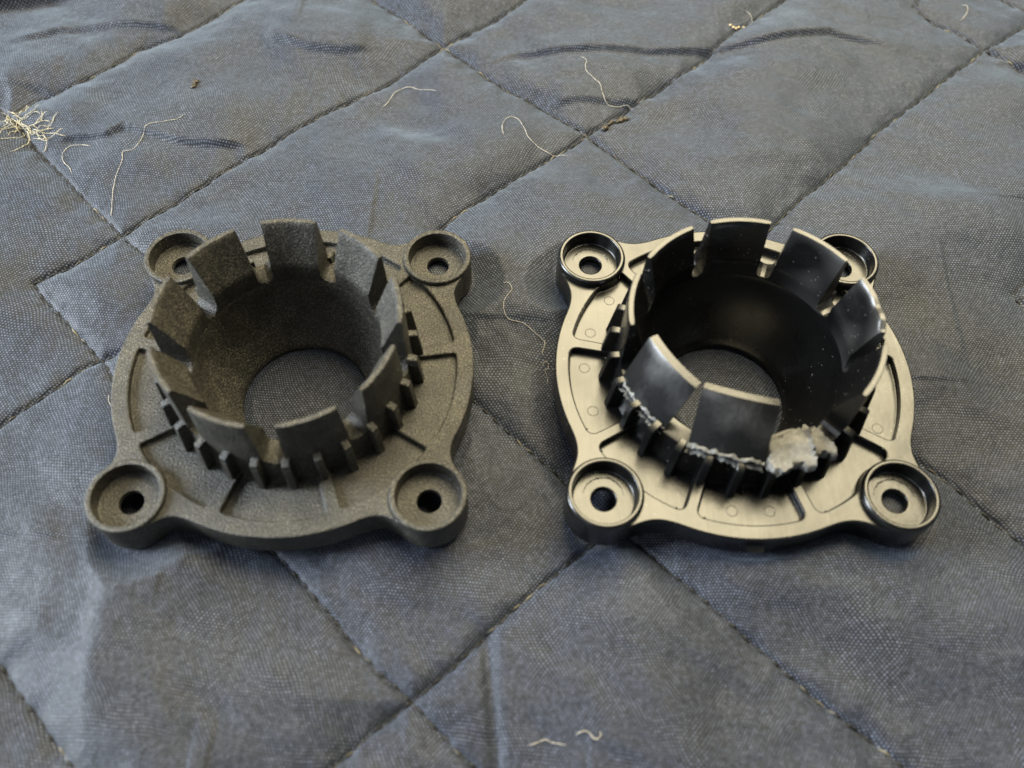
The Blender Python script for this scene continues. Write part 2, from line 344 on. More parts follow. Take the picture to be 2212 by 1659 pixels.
def height(X, Y):
    h = np.zeros(X.shape)
    dmin = np.full(X.shape, 1e9)
    for s in SEAMS:
        x = np.array(s)
        sel = (X > x[:, 0].min() - 14) & (X < x[:, 0].max() + 14) & (Y > x[:, 1].min() - 14) & (Y < x[:, 1].max() + 14)
        d, _, _ = seg_dist(X[sel], Y[sel], s)
        dmin[sel] = np.minimum(dmin[sel], d)
    h += 2.8 * (1 - np.exp(-dmin / 7.5)) - 1.4 - 0.55 * np.exp(-(dmin / 0.38) ** 2)
    free = 0.25 + 0.75 * (1 - np.exp(-(dmin / 6.0) ** 2))
    h += free * (4.2 * value_noise(X, Y * 1.15, 30, 3) + 2.4 * value_noise(X * 0.8 + 0.3 * Y, Y, 13, 4))
    h += 0.55 * value_noise(X + 0.6 * Y, Y, 6, 5) + 0.16 * value_noise(X, Y, 2.6, 6)
    # puckers that gather towards the seams
    h += 0.95 * np.exp(-dmin / 3.5) * value_noise(X, Y, 3.4, 8)
    for pl, amp, wf, lb in CREASES:
        x = np.array(pl)
        sel = (X > x[:, 0].min() - 25) & (X < x[:, 0].max() + 25) & (Y > x[:, 1].min() - 25) & (Y < x[:, 1].max() + 40)
        d, sg, t = seg_dist(X[sel], Y[sel], pl)
        s = d * sg
        e = np.clip(np.minimum(t, 1 - t) / 0.18, 0, 1); e = e * e * (3 - 2 * e)
        q = np.clip(1 + s / (wf * 0.9), 0, 1); q = q * q * (3 - 2 * q)
        prof = np.where(s > 0, np.exp(-s / lb), q)
        h[sel] += 0.85 * amp * e * prof
    d, sg, t = seg_dist(X, Y, GROOVE)
    h -= 0.9 * np.exp(-(d / 1.1) ** 2) * (t < 1)
    d, sg, t = seg_dist(X, Y, RIDGE)
    s = d * sg                                   # + is to the right going down the picture's far side
    fade = np.clip(t / 0.12, 0, 1)
    h += 2.3 * fade * np.where(s > 0, np.exp(-(np.sqrt(s * s + 2.2) - 1.48) / 11.0), np.exp(-(np.sqrt(s * s + 2.2) - 1.48) / 4.5))
    # a heap of the same blanket rising at the far left corner
    c = (Y - 195.0) + (X + 105.0) * -0.42
    k = np.clip(c / 9.0, 0, 1) * np.clip((-90 - X) / 12.0, 0, 1)
    h += 17.0 * k * k * (3 - 2 * k)
    # pressed in by the two flanges
    for ox, oy, yaw in (LEFT, RIGHT):
        c_, s_ = math.cos(yaw), math.sin(yaw)
        lx, ly = c_ * (X - ox) + s_ * (Y - oy), -s_ * (X - ox) + c_ * (Y - oy)
        r = np.hypot(lx, ly)
        capz = np.interp(r, [0, 10, 12, 18.5, 23.5, 33.5, 40], [-3.3, -3.6, -4.3, -4.3, 0.2, 1.0, 6.0])
        for bx in (-25, 25):
            for by in (-25, 25):
                rb = np.hypot(lx - bx, ly - by)
                capz = np.minimum(capz, np.where(rb < 7.2, 0.7, 0.7 + (rb - 7.2) * 0.5))
        side = np.clip((-lx * 0.9 - ly * 0.45) / 33.0, 0, 1) if ox > 0 else 0.35 * np.clip(-ly / 33.0, 0, 1)
        h = h - 2.6 * side * np.exp(-((r - 31.5) / 5.0) ** 2)
        bulge = np.full(h.shape, -9.0)
        for bx, by in HOLLOW[ox]:
            bulge = np.maximum(bulge, 3.9 - (np.hypot(lx - bx, ly - by) / 4.3) ** 4 * 3.4)
        h = np.where(r < 20, np.minimum(h - 1.0, capz) * 0 + capz + 0.25 * (h - h.mean()) * (r < 10), np.minimum(h, capz))
        h = np.maximum(h, np.where(bulge > -3, np.minimum(bulge, 3.9), -9))
    return h

STEP = 0.42
gx = np.arange(-172, 172.01, STEP); gy = np.arange(-22, 262.01, STEP)
GX, GY = np.meshgrid(gx, gy)
GZ = height(GX, GY)

def hz(x, y):
    i = min(max((x - gx[0]) / STEP, 0), len(gx) - 1.001); j = min(max((y - gy[0]) / STEP, 0), len(gy) - 1.001)
    a, b = int(i), int(j); u, v = i - a, j - b
    return float((GZ[b, a] * (1 - u) + GZ[b, a + 1] * u) * (1 - v) + (GZ[b + 1, a] * (1 - u) + GZ[b + 1, a + 1] * u) * v)

def make_blanket():
    ny, nx = GX.shape
    me = bpy.data.meshes.new('quilted_blanket')
    V = np.stack([GX, GY, GZ], -1).reshape(-1, 3) * MM
    idx = np.arange(nx * ny).reshape(ny, nx)
    Fc = np.stack([idx[:-1, :-1], idx[:-1, 1:], idx[1:, 1:], idx[1:, :-1]], -1).reshape(-1, 4)
    me.vertices.add(len(V)); me.vertices.foreach_set('co', V.ravel())
    me.loops.add(Fc.size); me.loops.foreach_set('vertex_index', Fc.ravel().astype(np.int32))
    me.polygons.add(len(Fc)); me.polygons.foreach_set('loop_start', np.arange(0, Fc.size, 4, dtype=np.int32))
    me.update(calc_edges=True); me.validate()
    me.polygons.foreach_set('use_smooth', [True] * len(me.polygons))
    me.materials.append(CLOTH)
    o = bpy.data.objects.new('quilted_blanket', me); COL.objects.link(o)
    return tag(o, 'navy grey quilted blanket with diamond stitching under both plastic flanges', 'blanket')
blanket = make_blanket()

def resample(pl, step):
    pl = np.array(pl, float); L = np.r_[0, np.cumsum(np.hypot(*np.diff(pl, axis=0).T))]
    s = np.linspace(0, L[-1], max(3, int(L[-1] / step) + 1))
    return np.stack([np.interp(s, L, pl[:, 0]), np.interp(s, L, pl[:, 1])], 1), s

def smooth_line(pl, it=2):
    pl = np.array(pl, float)
    for _ in range(it):
        a = pl[:-1] * 0.75 + pl[1:] * 0.25; b = pl[:-1] * 0.25 + pl[1:] * 0.75
        q = np.empty((2 * len(a), pl.shape[1])); q[0::2] = a; q[1::2] = b
        pl = np.vstack([pl[:1], q, pl[-1:]])
    return pl

def tube(P, R, n=6):
    P = np.asarray(P, float); V, Fc = [], []
    T = np.gradient(P, axis=0); T /= np.linalg.norm(T, axis=1)[:, None] + 1e-9
    for p, t, r in zip(P, T, R):
        a = np.cross(t, (0, 0, 1.0)); a /= np.linalg.norm(a) + 1e-9; b = np.cross(a, t)
        for k in range(n):
            w = 2 * math.pi * k / n
            V.append(p + r * (math.cos(w) * a + math.sin(w) * b))
    for i in range(len(P) - 1):
        for k in range(n):
            k2 = (k + 1) % n
            Fc.append((i * n + k, i * n + k2, (i + 1) * n + k2, (i + 1) * n + k))
    Fc.append(tuple(range(n))[::-1]); Fc.append(tuple((len(P) - 1) * n + k for k in range(n)))
    return V, Fc

for s in SEAMS:                   # one running thread per seam, dipping into the cloth at every stitch
    q, L = resample(smooth_line(s), 0.32)
    ph = rnd.random() * 6
    z = np.array([hz(x, y) for x, y in q]) + 0.06 + 0.27 * np.sin(L * 2 * math.pi / 2.9 + ph)
    tng = np.gradient(q, axis=0); tng /= np.linalg.norm(tng, axis=1)[:, None]
    q = q + np.stack([-tng[:, 1], tng[:, 0]], 1) * (0.12 * np.sin(L * 2 * math.pi / 5.8 + ph))[:, None]
    V, Fc = tube(np.c_[q, z], 0.145 + 0.03 * np.sin(L * 2 * math.pi / 2.9 + ph), 6)
    mesh_obj('seam_thread', V, Fc, THREAD, blanket, None)

# ------------------------------------------------------------------ the flange
def arc_pts(r, a0, a1, n): return [polar(r, a0 + (a1 - a0) * i / (n - 1)) for i in range(n)]

def rounded(poly, rad, n=5):
    out = []; m_ = len(poly)
    for i in range(m_):
        p0, p1, p2 = (np.array(poly[(i + k) % m_], float) for k in (-1, 0, 1))
        a, b = p0 - p1, p2 - p1
        la, lb = np.linalg.norm(a), np.linalg.norm(b); a /= la; b /= lb
        ang = math.acos(np.clip(a @ b, -1, 1))
        if ang > math.radians(150): out.append(tuple(p1)); continue
        d = rad / math.tan(ang / 2)
        for k in range(n + 1):
            u = k / n
            q = (1 - u) ** 2 * (p1 + a * d) + 2 * u * (1 - u) * p1 + u ** 2 * (p1 + b * d)
            out.append(tuple(q))
    return out

SPEC_L = dict(R=32.3, rec=29.25, boss=6.6, bin=5.52, bhole=2.12, top=-0.9, floor=-2.05, bot=-7.3, rin=16.65, kink=7.8, rtop=20.0, rout=21.25,
              ttop=15.6, slot=3.7, rib0=22.75, rib1=23.45, half=13.9, cr=0.7, cham=0.30, spoke=2.3, hole=11.9, ribtop=5.5, fillet=6.0)
SPEC_R = dict(R=32.75, rec=30.1, boss=6.65, bin=5.55, bhole=2.1, top=-1.5, floor=-3.1, bot=-7.4, rin=18.0, kink=7.6, rtop=20.5, rout=21.85,
              ttop=15.6, slot=3.9, rib0=23.6, rib1=24.7, half=15.2, cr=1.5, cham=0.28, spoke=2.0, hole=12.1, ribtop=4.9, fillet=7.5)

def outline(S):
    pts = []
    br = S['boss'] - 0.15; k = S['fillet']
    def sdf(x, y):
        d = math.hypot(x, y) - S['R']
        for bx in (-25, 25):
            for by in (-25, 25):
                e = math.hypot(x - bx, y - by) - br
                q = max(k - abs(d - e), 0) / k
                d = min(d, e) - q * q * k * 0.25
        return d
    for i in range(720):
        a = 2 * math.pi * i / 720; lo, hi = 30.0, 44.0
        c, s = math.cos(a), math.sin(a)
        r = 44.0
        while sdf(r * c, r * s) > 0: r -= 0.2
        lo, hi = r, r + 0.2
        for _ in range(14):
            md = (lo + hi) / 2
            if sdf(md * c, md * s) > 0: hi = md
            else: lo = md
        pts.append((lo * c, lo * s))
    p = np.array(pts)                       # even spacing round the outline
    L = np.r_[0, np.cumsum(np.hypot(*(np.roll(p, -1, 0) - p).T))]
    pc = np.vstack([p, p[:1]]); s = np.linspace(0, L[-1], 601)[:-1]
    return np.stack([np.interp(s, L, pc[:, 0]), np.interp(s, L, pc[:, 1])], 1)

def make_plate(S, mat, root):
    z1, z0, zf, c = S['top'] + RIM, S['bot'] + RIM, S['floor'] + RIM, S['cham']
    O = outline(S); B = Build()
    pockets = []
    for k in range(9):
        a = -71 + 40 * k
        g = S['spoke']
        a0, a1 = a + g * 1.05, a + 40 - g * 1.05
        gi = g * 26 / 21.0
        outer = arc_pts(S['rec'], a0, a1, 22)
        inner = arc_pts(20.9, a1 - (gi - g), a0 + (gi - g), 14)
        pockets.append(np.array(rounded(outer + inner, S['cr'])))
    bh = [np.array(circle(bx, by, S['boss'] - 0.8, 48)) for bx in (-25, 25) for by in (-25, 25)]
    mid = np.array(circle(0, 0, 20.0, 90))
    # pockets must not run into the bosses' bores: push their outer edge round the boss
    for P in pockets:
        for bx in (-25, 25):
            for by in (-25, 25):
                d = P - (bx, by); r = np.hypot(d[:, 0], d[:, 1]); lim = S['boss'] + 0.05
                k = r < lim
                P[k] = np.array((bx, by)) + d[k] / r[k][:, None] * lim
    B.cap(offset(O, -c), [offset(P, c) for P in pockets] + bh + [mid], z1)
    B.sweep(O, [(-c, z1), (-c * 0.29, z1 - c * 0.29), (0, z1 - c), (0, z0 + 0.3), (-0.3, z0)], flip=True)
    f = 0.25
    for P in pockets:
        B.sweep(P, [(c, z1), (c * 0.29, z1 - c * 0.29), (0, z1 - c), (-0.04, zf + f), (-f * 0.35, zf + f * 0.3), (-f, zf)], flip=False)
        B.cap(offset(P, -f), [], zf)
    B.cap(offset(O, -0.3), [np.array(circle(bx, by, S['boss'] - 0.8, 48)) for bx in (-25, 25) for by in (-25, 25)] + [np.array(circle(0, 0, 17.0, 90))], z0, flip=True)
    o = mesh_obj('base_plate', B.v, B.f, mat, root, 30)
    return fix_and_sharp(o, 16)

def fix_and_sharp(o, ang):
    fix_normals(o)
    o.data.polygons.foreach_set('use_smooth', [True] * len(o.data.polygons))
    o.data.set_sharp_from_angle(angle=math.radians(ang))
    return o

def make_bosses(S, mat, root, glossy):
    b, i, h = S['boss'], S['bin'], S['bhole']
    if glossy:
        prof = [(h, 4.7), (4.4, 4.7), (4.6, 4.5), (4.6, 1.1), (b - 0.4, 1.1), (b, 1.5), (b, 7.9), (b - 0.03, 8.35), (b - 0.16, 8.72), (b - 0.38, 8.94), (b - 0.55, 9.0), (i + 0.22, 9.0), (i + 0.06, 8.93), (i, 8.75),
                (i - 0.14, 6.25), (i - 0.22, 6.0), (i - 0.4, 5.9), (i - 0.42, 5.9), (h + 0.3, 5.9), (h + 0.08, 5.84), (h, 5.7)]
    else:
        prof = [(h, 4.7), (4.4, 4.7), (4.6, 4.5), (4.6, 1.1), (b - 0.3, 1.1), (b, 1.4), (b, 8.6), (b - 0.06, 8.85), (b - 0.22, 8.98), (b - 0.36, 9.0), (i + 0.26, 9.0), (i + 0.1, 8.95), (i, 8.78),
                (i - 0.06, 6.2), (i - 0.16, 5.9), (i - 0.36, 5.8), (i - 0.38, 5.8), (h + 0.25, 5.8), (h + 0.06, 5.74), (h, 5.55)]
    first = None
    for bx, by in ((-25, -25), (25, -25), (25, 25), (-25, 25)):
        if first is None:
            V, Fc = lathe(prof, 96)
            first = o = fix_and_sharp(mesh_obj('screw_boss', V, Fc, mat, root), 50 if glossy else 40)
            w_ = o.modifiers.new('flat_faces', 'WEIGHTED_NORMAL'); w_.keep_sharp = True; w_.weight = 80
        else:
            o = first.copy(); COL.objects.link(o); o.parent = root
        o.location = (bx * MM, by * MM, 0)
        o.rotation_euler = (0, 0, rnd.random() * 6)
        if glossy:                # ragged ring of burr round the screw seat
            rr = random.Random(int(bx * 7 + by))
            P = []; R = []
            turn = -o.rotation_euler[2]                      # the burr sits on the far side of the seat
            for k in range(40):
                w = math.radians(12 + 150 * k / 39.0)
                q = 3.5 + 0.5 * math.sin(w) + 0.22 * (rr.random() - 0.5)
                P.append((q * math.cos(w + turn), q * math.sin(w + turn), 5.88 + 0.08 * rr.random())); R.append((0.06 + 0.13 * rr.random()) * min(1, 0.3 + min(k, 39 - k) * 0.1))
            V, Fc = tube(P, R, 5)
            mesh_obj('burr_ring', V, Fc, mat, o, None)

def make_collar(S, mat, root):
    zs, ri, ro = S['slot'] + RIM, S['rin'], S['rout']
    h = S['hole']
    prof = [(h, -3.9), (h, -3.3), (h + 0.08, -3.05), (h + 0.3, -2.6)]
    for k in range(1, 15):        # funnel from the hole's lip up to the wall
        u = k / 15.0
        prof.append((ri - 0.05 - (ri - 0.05 - h - 0.3) * (1 - u) ** 2.2, -2.6 + (zs - 1.2 + 2.6) * u))
    prof += [(ri - 0.05, zs - 1.2), (ri, zs - 0.55), (ri + 0.12, zs - 0.2), (ri + 0.42, zs), (ro - 0.3, zs), (ro - 0.06, zs - 0.1), (ro, zs - 0.35),
             (ro + 0.35, S['floor'] + RIM + 0.5), (ro + 0.75, S['floor'] + RIM - 0.1), (ro + 0.75, S['bot'] + RIM - 0.05), (18.6, S['bot'] + RIM - 0.05), (17.6, -3.9)]
    V, Fc = lathe(prof, 180)
    return fix_and_sharp(mesh_obj('collar', V, Fc, mat, root), 32)

def tab_mesh(S, name, mat, root, seed, flaw=None, rough=0.0, nz=11):
    """wedge-shaped snap tab centred on angle 0; its inner face flares outwards above the kink"""
    rr = random.Random(seed)
    zs, zk, zt = S['slot'] + RIM, S['kink'] + RIM, S['ttop'] + RIM
    Z = [zs - 0.25, zs + 0.05, zs + 0.3, zs + 0.7, zs + 1.4, zk - 0.9, zk, zk + 0.7] + [zk + (zt - zk) * q for q in (0.3, 0.5, 0.7, 0.86, 0.96)] + [zt]
    na = 13
    V, idx = [], {}
    for j, z in enumerate(Z):
        u = max(0.0, (z - zk) / (zt - zk))
        rin = S['rin'] + (S['rtop'] - S['rin']) * u ** 1.05 - (0.12 if abs(z - zk) < 0.01 else 0)
        rout = S['rout'] - 0.02 * (z - zs)
        gap = (20.0 - S['half'])
        fl = min(1.0, (z - zs) / 1.7); fl = max(fl, 0.0)
        hl = 20.0 - (gap - 1.2 * (1 - u)) * math.sqrt(max(0.0, 1 - (1 - fl) ** 2))
        if z < zs: hl = 19.9
        hl = min(hl, 19.95)
        e = 0.0
        if j == len(Z) - 1: e = 0.16
        for side, r in (('i', rin + e), ('o', rout - e)):
            for k in range(na):
                t = -1 + 2 * k / (na - 1)
                w = hl * t
                if abs(t) == 1: w = hl * t - math.copysign(0.35, t) * (z > zs + 0.2)
                rad = r
                if k in (0, na - 1): rad = r + (0.14 if side == 'i' else -0.14)
                zz = z
                if flaw and z > zt - 1.6: zz = z - flaw(t) * (z - zt + 1.6) / 1.6
                idx[(j, side, k)] = len(V)
                x, y = polar(rad + rough * (rr.random() - 0.5), w)
                V.append((x, y, zz + rough * (rr.random() - 0.5)))
    Fc = []
    nj = len(Z)
    for j in range(nj - 1):
        for k in range(na - 1):
            Fc.append((idx[(j, 'i', k)], idx[(j + 1, 'i', k)], idx[(j + 1, 'i', k + 1)], idx[(j, 'i', k + 1)]))
            Fc.append((idx[(j, 'o', k)], idx[(j, 'o', k + 1)], idx[(j + 1, 'o', k + 1)], idx[(j + 1, 'o', k)]))
        for k, fl in ((0, False), (na - 1, True)):
            f = (idx[(j, 'i', k)], idx[(j, 'o', k)], idx[(j + 1, 'o', k)], idx[(j + 1, 'i', k)])
            Fc.append(f[::-1] if fl else f)
    for k in range(na - 1):
        Fc.append((idx[(nj - 1, 'i', k)], idx[(nj - 1, 'o', k)], idx[(nj - 1, 'o', k + 1)], idx[(nj - 1, 'i', k + 1)]))
        Fc.append((idx[(0, 'i', k)], idx[(0, 'i', k + 1)], idx[(0, 'o', k + 1)], idx[(0, 'o', k)]))
    return fix_and_sharp(mesh_obj(name, V, Fc, mat, root), 40)

def rib_mesh(S, mat, root):
    z0, z1 = S['floor'] + RIM - 0.15, S['ribtop'] + RIM
    r0, r1, ri = S['rib0'], S['rib1'], S['rout'] - 0.5
    hw = 0.66
    prof = [(ri, z0), (r1, z0), (r1 - 0.02, z0 + 0.4), (r0 + 0.06, z1 - 0.55), (r0 - 0.06, z1 - 0.2), (r0 - 0.4, z1), (ri, z1 + 0.1)]
    V, Fc = [], []
    secs = [(-hw, -0.16), (-hw + 0.14, 0), (hw - 0.14, 0), (hw, -0.16)]
    n = len(prof)
    for y, e in secs:
        for k, (r, z) in enumerate(prof):
            V.append((r + (e if k not in (0, n - 1) else 0), y, z + (e * 0.6 if k >= 3 else 0)))
    for s in range(3):
        for k in range(n):
            k2 = (k + 1) % n
            Fc.append((s * n + k, s * n + k2, (s + 1) * n + k2, (s + 1) * n + k))
    Fc.append(tuple(range(n))); Fc.append(tuple(3 * n + k for k in range(n))[::-1])
    return fix_and_sharp(mesh_obj('rib', V, Fc, mat, root), 35)

def flange(name, label, place, S, mat, glossy):
    root = bpy.data.objects.new(name, None); COL.objects.link(root)
    root.empty_display_size = 0.01
    root.location = (place[0] * MM, place[1] * MM, 0); root.rotation_euler = (0, 0, place[2])
    tag(root, label, 'plastic flange', 'flange rings laid side by side on the quilt')
    make_plate(S, mat, root)
    make_bosses(S, mat, root, glossy)
    make_collar(S, mat, root)
    r0 = None
    for k in range(27):
        if r0 is None: r0 = o = rib_mesh(S, mat, root)
        else:
            o = r0.copy(); COL.objects.link(o); o.parent = root
        o.rotation_euler = (0, 0, math.radians(-71 + 13.3333 * k + (rnd.random() - 0.5) * 0.5))
    return root

TAB_ANG = [90 + 40 * k for k in range(9)]           # A I H G F E D C B going counter-clockwise
left = flange('flange_ring', 'matte dark grey grainy flange ring with all nine tabs intact', LEFT, SPEC_L, NYLON, False)
t0 = None
for k, a in enumerate(TAB_ANG):
    if t0 is None: t0 = o = tab_mesh(SPEC_L, 'tab', NYLON, left, 1, rough=0.05)
    else:
        o = t0.copy(); COL.objects.link(o); o.parent = left
    o.rotation_euler = (0, 0, math.radians(a + 0.3 + (rnd.random() - 0.5) * 0.8))

right = flange('flange_ring', 'glossy black moulded flange ring with broken and reglued front tabs', RIGHT, SPEC_R, GLOSS, True)
SR = SPEC_R
t0 = None
for k, a in enumerate(TAB_ANG):
    if k in (3, 4, 5, 7, 8): continue                # reglued pair, broken one, chipped one, one with a painted highlight
    if t0 is None: t0 = o = tab_mesh(SR, 'tab', GLOSS, right, 2)
    else:
        o = t0.copy(); COL.objects.link(o); o.parent = right
    o.rotation_euler = (0, 0, math.radians(a + (rnd.random() - 0.5) * 0.8))
lit_tab = tab_mesh(SR, 'tab', HIGHLIT, right, 6)
lit_tab.rotation_euler = (0, 0, math.radians(49.6)); tag(lit_tab, 'black tab with a pale highlight painted into its colour')
chip = tab_mesh(SR, 'tab', HIGHLIT, right, 5, flaw=lambda t: 0.55 * max(0.0, 1 - abs(t + 0.1) / 0.2) + (0.7 if t < -0.8 else 0))
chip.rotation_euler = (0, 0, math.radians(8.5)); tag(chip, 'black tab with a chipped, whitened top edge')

def leaning(ang, lean, yaw, label, dr=0.0, dz=0.0, hl=15.8):
    """a snapped-off tab glued back leaning inwards: hinge at the foot of its outer face"""
    zs = SR['slot'] + RIM + 0.9; rp = SR['rout'] - 0.1
    zt = SR['ttop'] + RIM
    Zs = np.linspace(zs, zt, 9); na = 15
    V = []; rr = random.Random(int(ang))
    M = Matrix.Rotation(math.radians(lean), 4, 'Y')        # +x is radial; lean tips the top inwards
    Yw = Matrix.Rotation(math.radians(yaw), 4, 'Z')
    for side in (0, 1):
        for j, z in enumerate(Zs):
            u = max(0.0, (z - (SR['kink'] + RIM)) / (zt - SR['kink'] - RIM))
            rin = rp - 1.9 + 0.5 * u
            for k in range(na):
                t = -1 + 2 * k / (na - 1)
                r = rp if side else rin
                if j == len(Zs) - 1: r += -0.15 if side else 0.15
                dz_top = 0.75 if (side and j == len(Zs) - 1) else 0.0
                x, y = polar(r, hl * t)
                zz = z - dz_top + (0.5 * (rr.random() - 0.5) - 0.2 if j == 0 else 0)
                p = Vector((x - rp, y, zz - zs))
                p = M @ Vector((p.x, p.y, p.z))
                p = Yw @ p
                V.append((p.x + rp + dr, p.y, p.z + zs + dz))
    nz = len(Zs); Fc = []
    I = lambda s, j, k: s * nz * na + j * na + k
    for j in range(nz - 1):
        for k in range(na - 1):
            Fc.append((I(0, j, k), I(0, j + 1, k), I(0, j + 1, k + 1), I(0, j, k + 1)))
            Fc.append((I(1, j, k), I(1, j, k + 1), I(1, j + 1, k + 1), I(1, j + 1, k)))
        for k in (0, na - 1):
            Fc.append((I(0, j, k), I(1, j, k), I(1, j + 1, k), I(0, j + 1, k)))
    for k in range(na - 1):
        for j in (0, nz - 1):
            Fc.append((I(0, j, k), I(1, j, k), I(1, j, k + 1), I(0, j, k + 1)))
    o = fix_and_sharp(mesh_obj('tab', V, Fc, SMEAR, right), 40)
    o.rotation_euler = (0, 0, math.radians(ang)); tag(o, label)
    # the whitened, torn edges along the crack: one on the tab's foot, one on the wall it broke from
    foot = np.array([tuple(V[I(1, 0, k)]) for k in range(na)])
    upv = np.array([tuple(Vector(V[I(1, 3, k)]) - Vector(V[I(1, 0, k)])) for k in range(na)]); upv /= np.linalg.norm(upv, axis=1)[:, None]
    n2 = 46; s2 = np.linspace(0, na - 1, n2)
    ip = lambda a: np.stack([np.interp(s2, range(na), a[:, i]) for i in range(3)], 1)
    F0, U0 = ip(foot), ip(upv)
    N0 = np.stack([np.cos(np.arctan2(F0[:, 1], F0[:, 0])), np.sin(np.arctan2(F0[:, 1], F0[:, 0])), 0 * s2], 1)
    for which in (0, 1):
        Vs, Fs = [], []
        hi = np.array([0.15 + 0.55 * rr.random() ** 2 for _ in s2]); lo = np.array([-0.15 - 0.5 * rr.random() ** 2 for _ in s2])
        hi = (hi + np.roll(hi, 1) * 0.6) / 1.4
        th = np.array([0.12 + 0.22 * rr.random() for _ in s2]) * (2.4 if which else 1.0)
        if which:
            hi *= 0.45; lo = lo * 0.5 - 0.15
            for q0 in range(0, n2, 1):
                if 14 < q0 < 20 or 30 < q0 < 33: th[q0] *= 0.3; hi[q0] *= 0.2; lo[q0] *= 0.3
        for q in range(n2):
            c0 = F0[q] + (np.array((0, 0, -1.15 - 0.12 * math.sin(q * 0.5))) + N0[q] * 0.15 if which else 0)
            u = np.array((0, 0, 1.0)) if which else U0[q]
            nrm = np.cross(np.cross(u, N0[q]), u); nrm /= np.linalg.norm(nrm)
            for a, t_ in ((hi[q], 0.03), (hi[q] * 0.5, th[q]), (lo[q] * 0.4, th[q] * 1.1), (lo[q], -0.25)):
                Vs.append(c0 + u * a + nrm * t_)
            Vs.append(c0 - nrm * 0.35)
        for q in range(n2 - 1):
            for k in range(5):
                k2 = (k + 1) % 5
                Fs.append((q * 5 + k, q * 5 + k2, (q + 1) * 5 + k2, (q + 1) * 5 + k))
        Fs += [tuple(range(5))[::-1], tuple((n2 - 1) * 5 + k for k in range(5))]
        fix_and_sharp(mesh_obj('glue_bead' if not which else 'torn_edge', Vs, Fs, WHITENED, o, None), 50)
    return o
leaning(-105, -43, 0, 'cracked tab leaning far inward with whitish glue along its foot', dz=0.9, dr=-0.2, hl=17.0)
leaning(-150.5, -27, 5, 'cracked tab tilted inward with a glue bead along its foot')

def stump():
    """torn stump of the missing tab, smeared with dried glue"""
    rr = random.Random(4)
    ol = [(18.8, -86.5), (18.2, -83), (17.5, -79), (17.3, -74), (17.2, -68), (17.6, -64), (18.6, -62), (18.2, -59), (17.6, -57), (18.6, -55.5), (20.4, -55), (22.7, -54.5), (24.0, -55.2), (24.5, -57.5),
          (23.5, -59), (22.6, -61), (22.9, -64.5), (23.6, -66.5), (24.7, -69), (24.5, -71.5), (23.4, -73.5), (23.2, -76), (23.9, -79), (24.1, -83), (23.4, -85.5), (22.0, -87), (20.4, -86.2)]
    P = np.array([polar(r, a) for r, a in ol])
    P = np.array(rounded([tuple(p) for p in P], 0.25, 2))
    P = P + np.array([[0.22 * (rr.random() - 0.5), 0.22 * (rr.random() - 0.5)] for _ in P])
    n = len(P)
    ins = []
    while len(ins) < 420:
        q = polar(17 + 8 * rr.random(), -88 + 35 * rr.random())
        if inside(P, np.array([q]))[0] and np.min(np.hypot(*(P - q).T)) > 0.22: ins.append(q)
    pts = [Vector(p) for p in P] + [Vector(q) for q in ins]
    vv, _, ff, _, _, _ = delaunay_2d_cdt(pts, [(i, (i + 1) % n) for i in range(n)], [], 0, 1e-5)
    Q = np.array([tuple(v) for v in vv]); T = np.array([list(f) for f in ff])
    T = T[inside(P, Q[T].mean(1))]
    ang = np.degrees(np.arctan2(Q[:, 1], Q[:, 0])); rad = np.hypot(Q[:, 0], Q[:, 1])
    de = np.array([np.min(np.hypot(*(P - q).T)) for q in Q])
    seam = np.abs((ang + 62.5) + (rad - 18.4) * 0.75) * 0.36
    z = RIM + 6.2 - 0.10 * (rad - 20.5) + 0.28 * np.exp(-((de - 0.45) / 0.35) ** 2) - 1.1 * np.exp(-de / 0.22) - 0.5 * np.exp(-((rad - 21.3) / 1.3) ** 2 - ((ang + 75) / 6) ** 2)
    z += 0.75 * np.exp(-(seam / 0.35) ** 2) - 0.9 * (ang > -62.5 - (rad - 18.4) * 0.75)
    z += 0.30 * value_noise(Q[:, 0], Q[:, 1], 1.9, 21) + 0.07 * value_noise(Q[:, 0], Q[:, 1], 0.5, 22)
    V = [(q[0], q[1], zz) for q, zz in zip(Q, z)]
    Fc = [tuple(t) if np.cross(Q[t[1]] - Q[t[0]], Q[t[2]] - Q[t[0]]) > 0 else tuple(t[::-1]) for t in T]
    b0 = len(V); low = []
    for i in range(n):
        k = int(np.argmin(np.hypot(*(Q - P[i]).T))); low.append(k)
        r_ = 0.985
        V.append((P[i][0] * r_, P[i][1] * r_, z[k] - 0.7 - 0.9 * rr.random()))
        V.append((P[i][0] * 0.93, P[i][1] * 0.93, SR['slot'] + RIM - 0.3))
    for i in range(n):
        j = (i + 1) % n
        Fc.append((low[j], low[i], b0 + 2 * i, b0 + 2 * j))
        Fc.append((b0 + 2 * j, b0 + 2 * i, b0 + 2 * i + 1, b0 + 2 * j + 1))
    o = fix_and_sharp(mesh_obj('tab_stump', V, Fc, GLUE, right), 55)
    return tag(o, 'whitish torn tab stump smeared with dried glue')
stump()

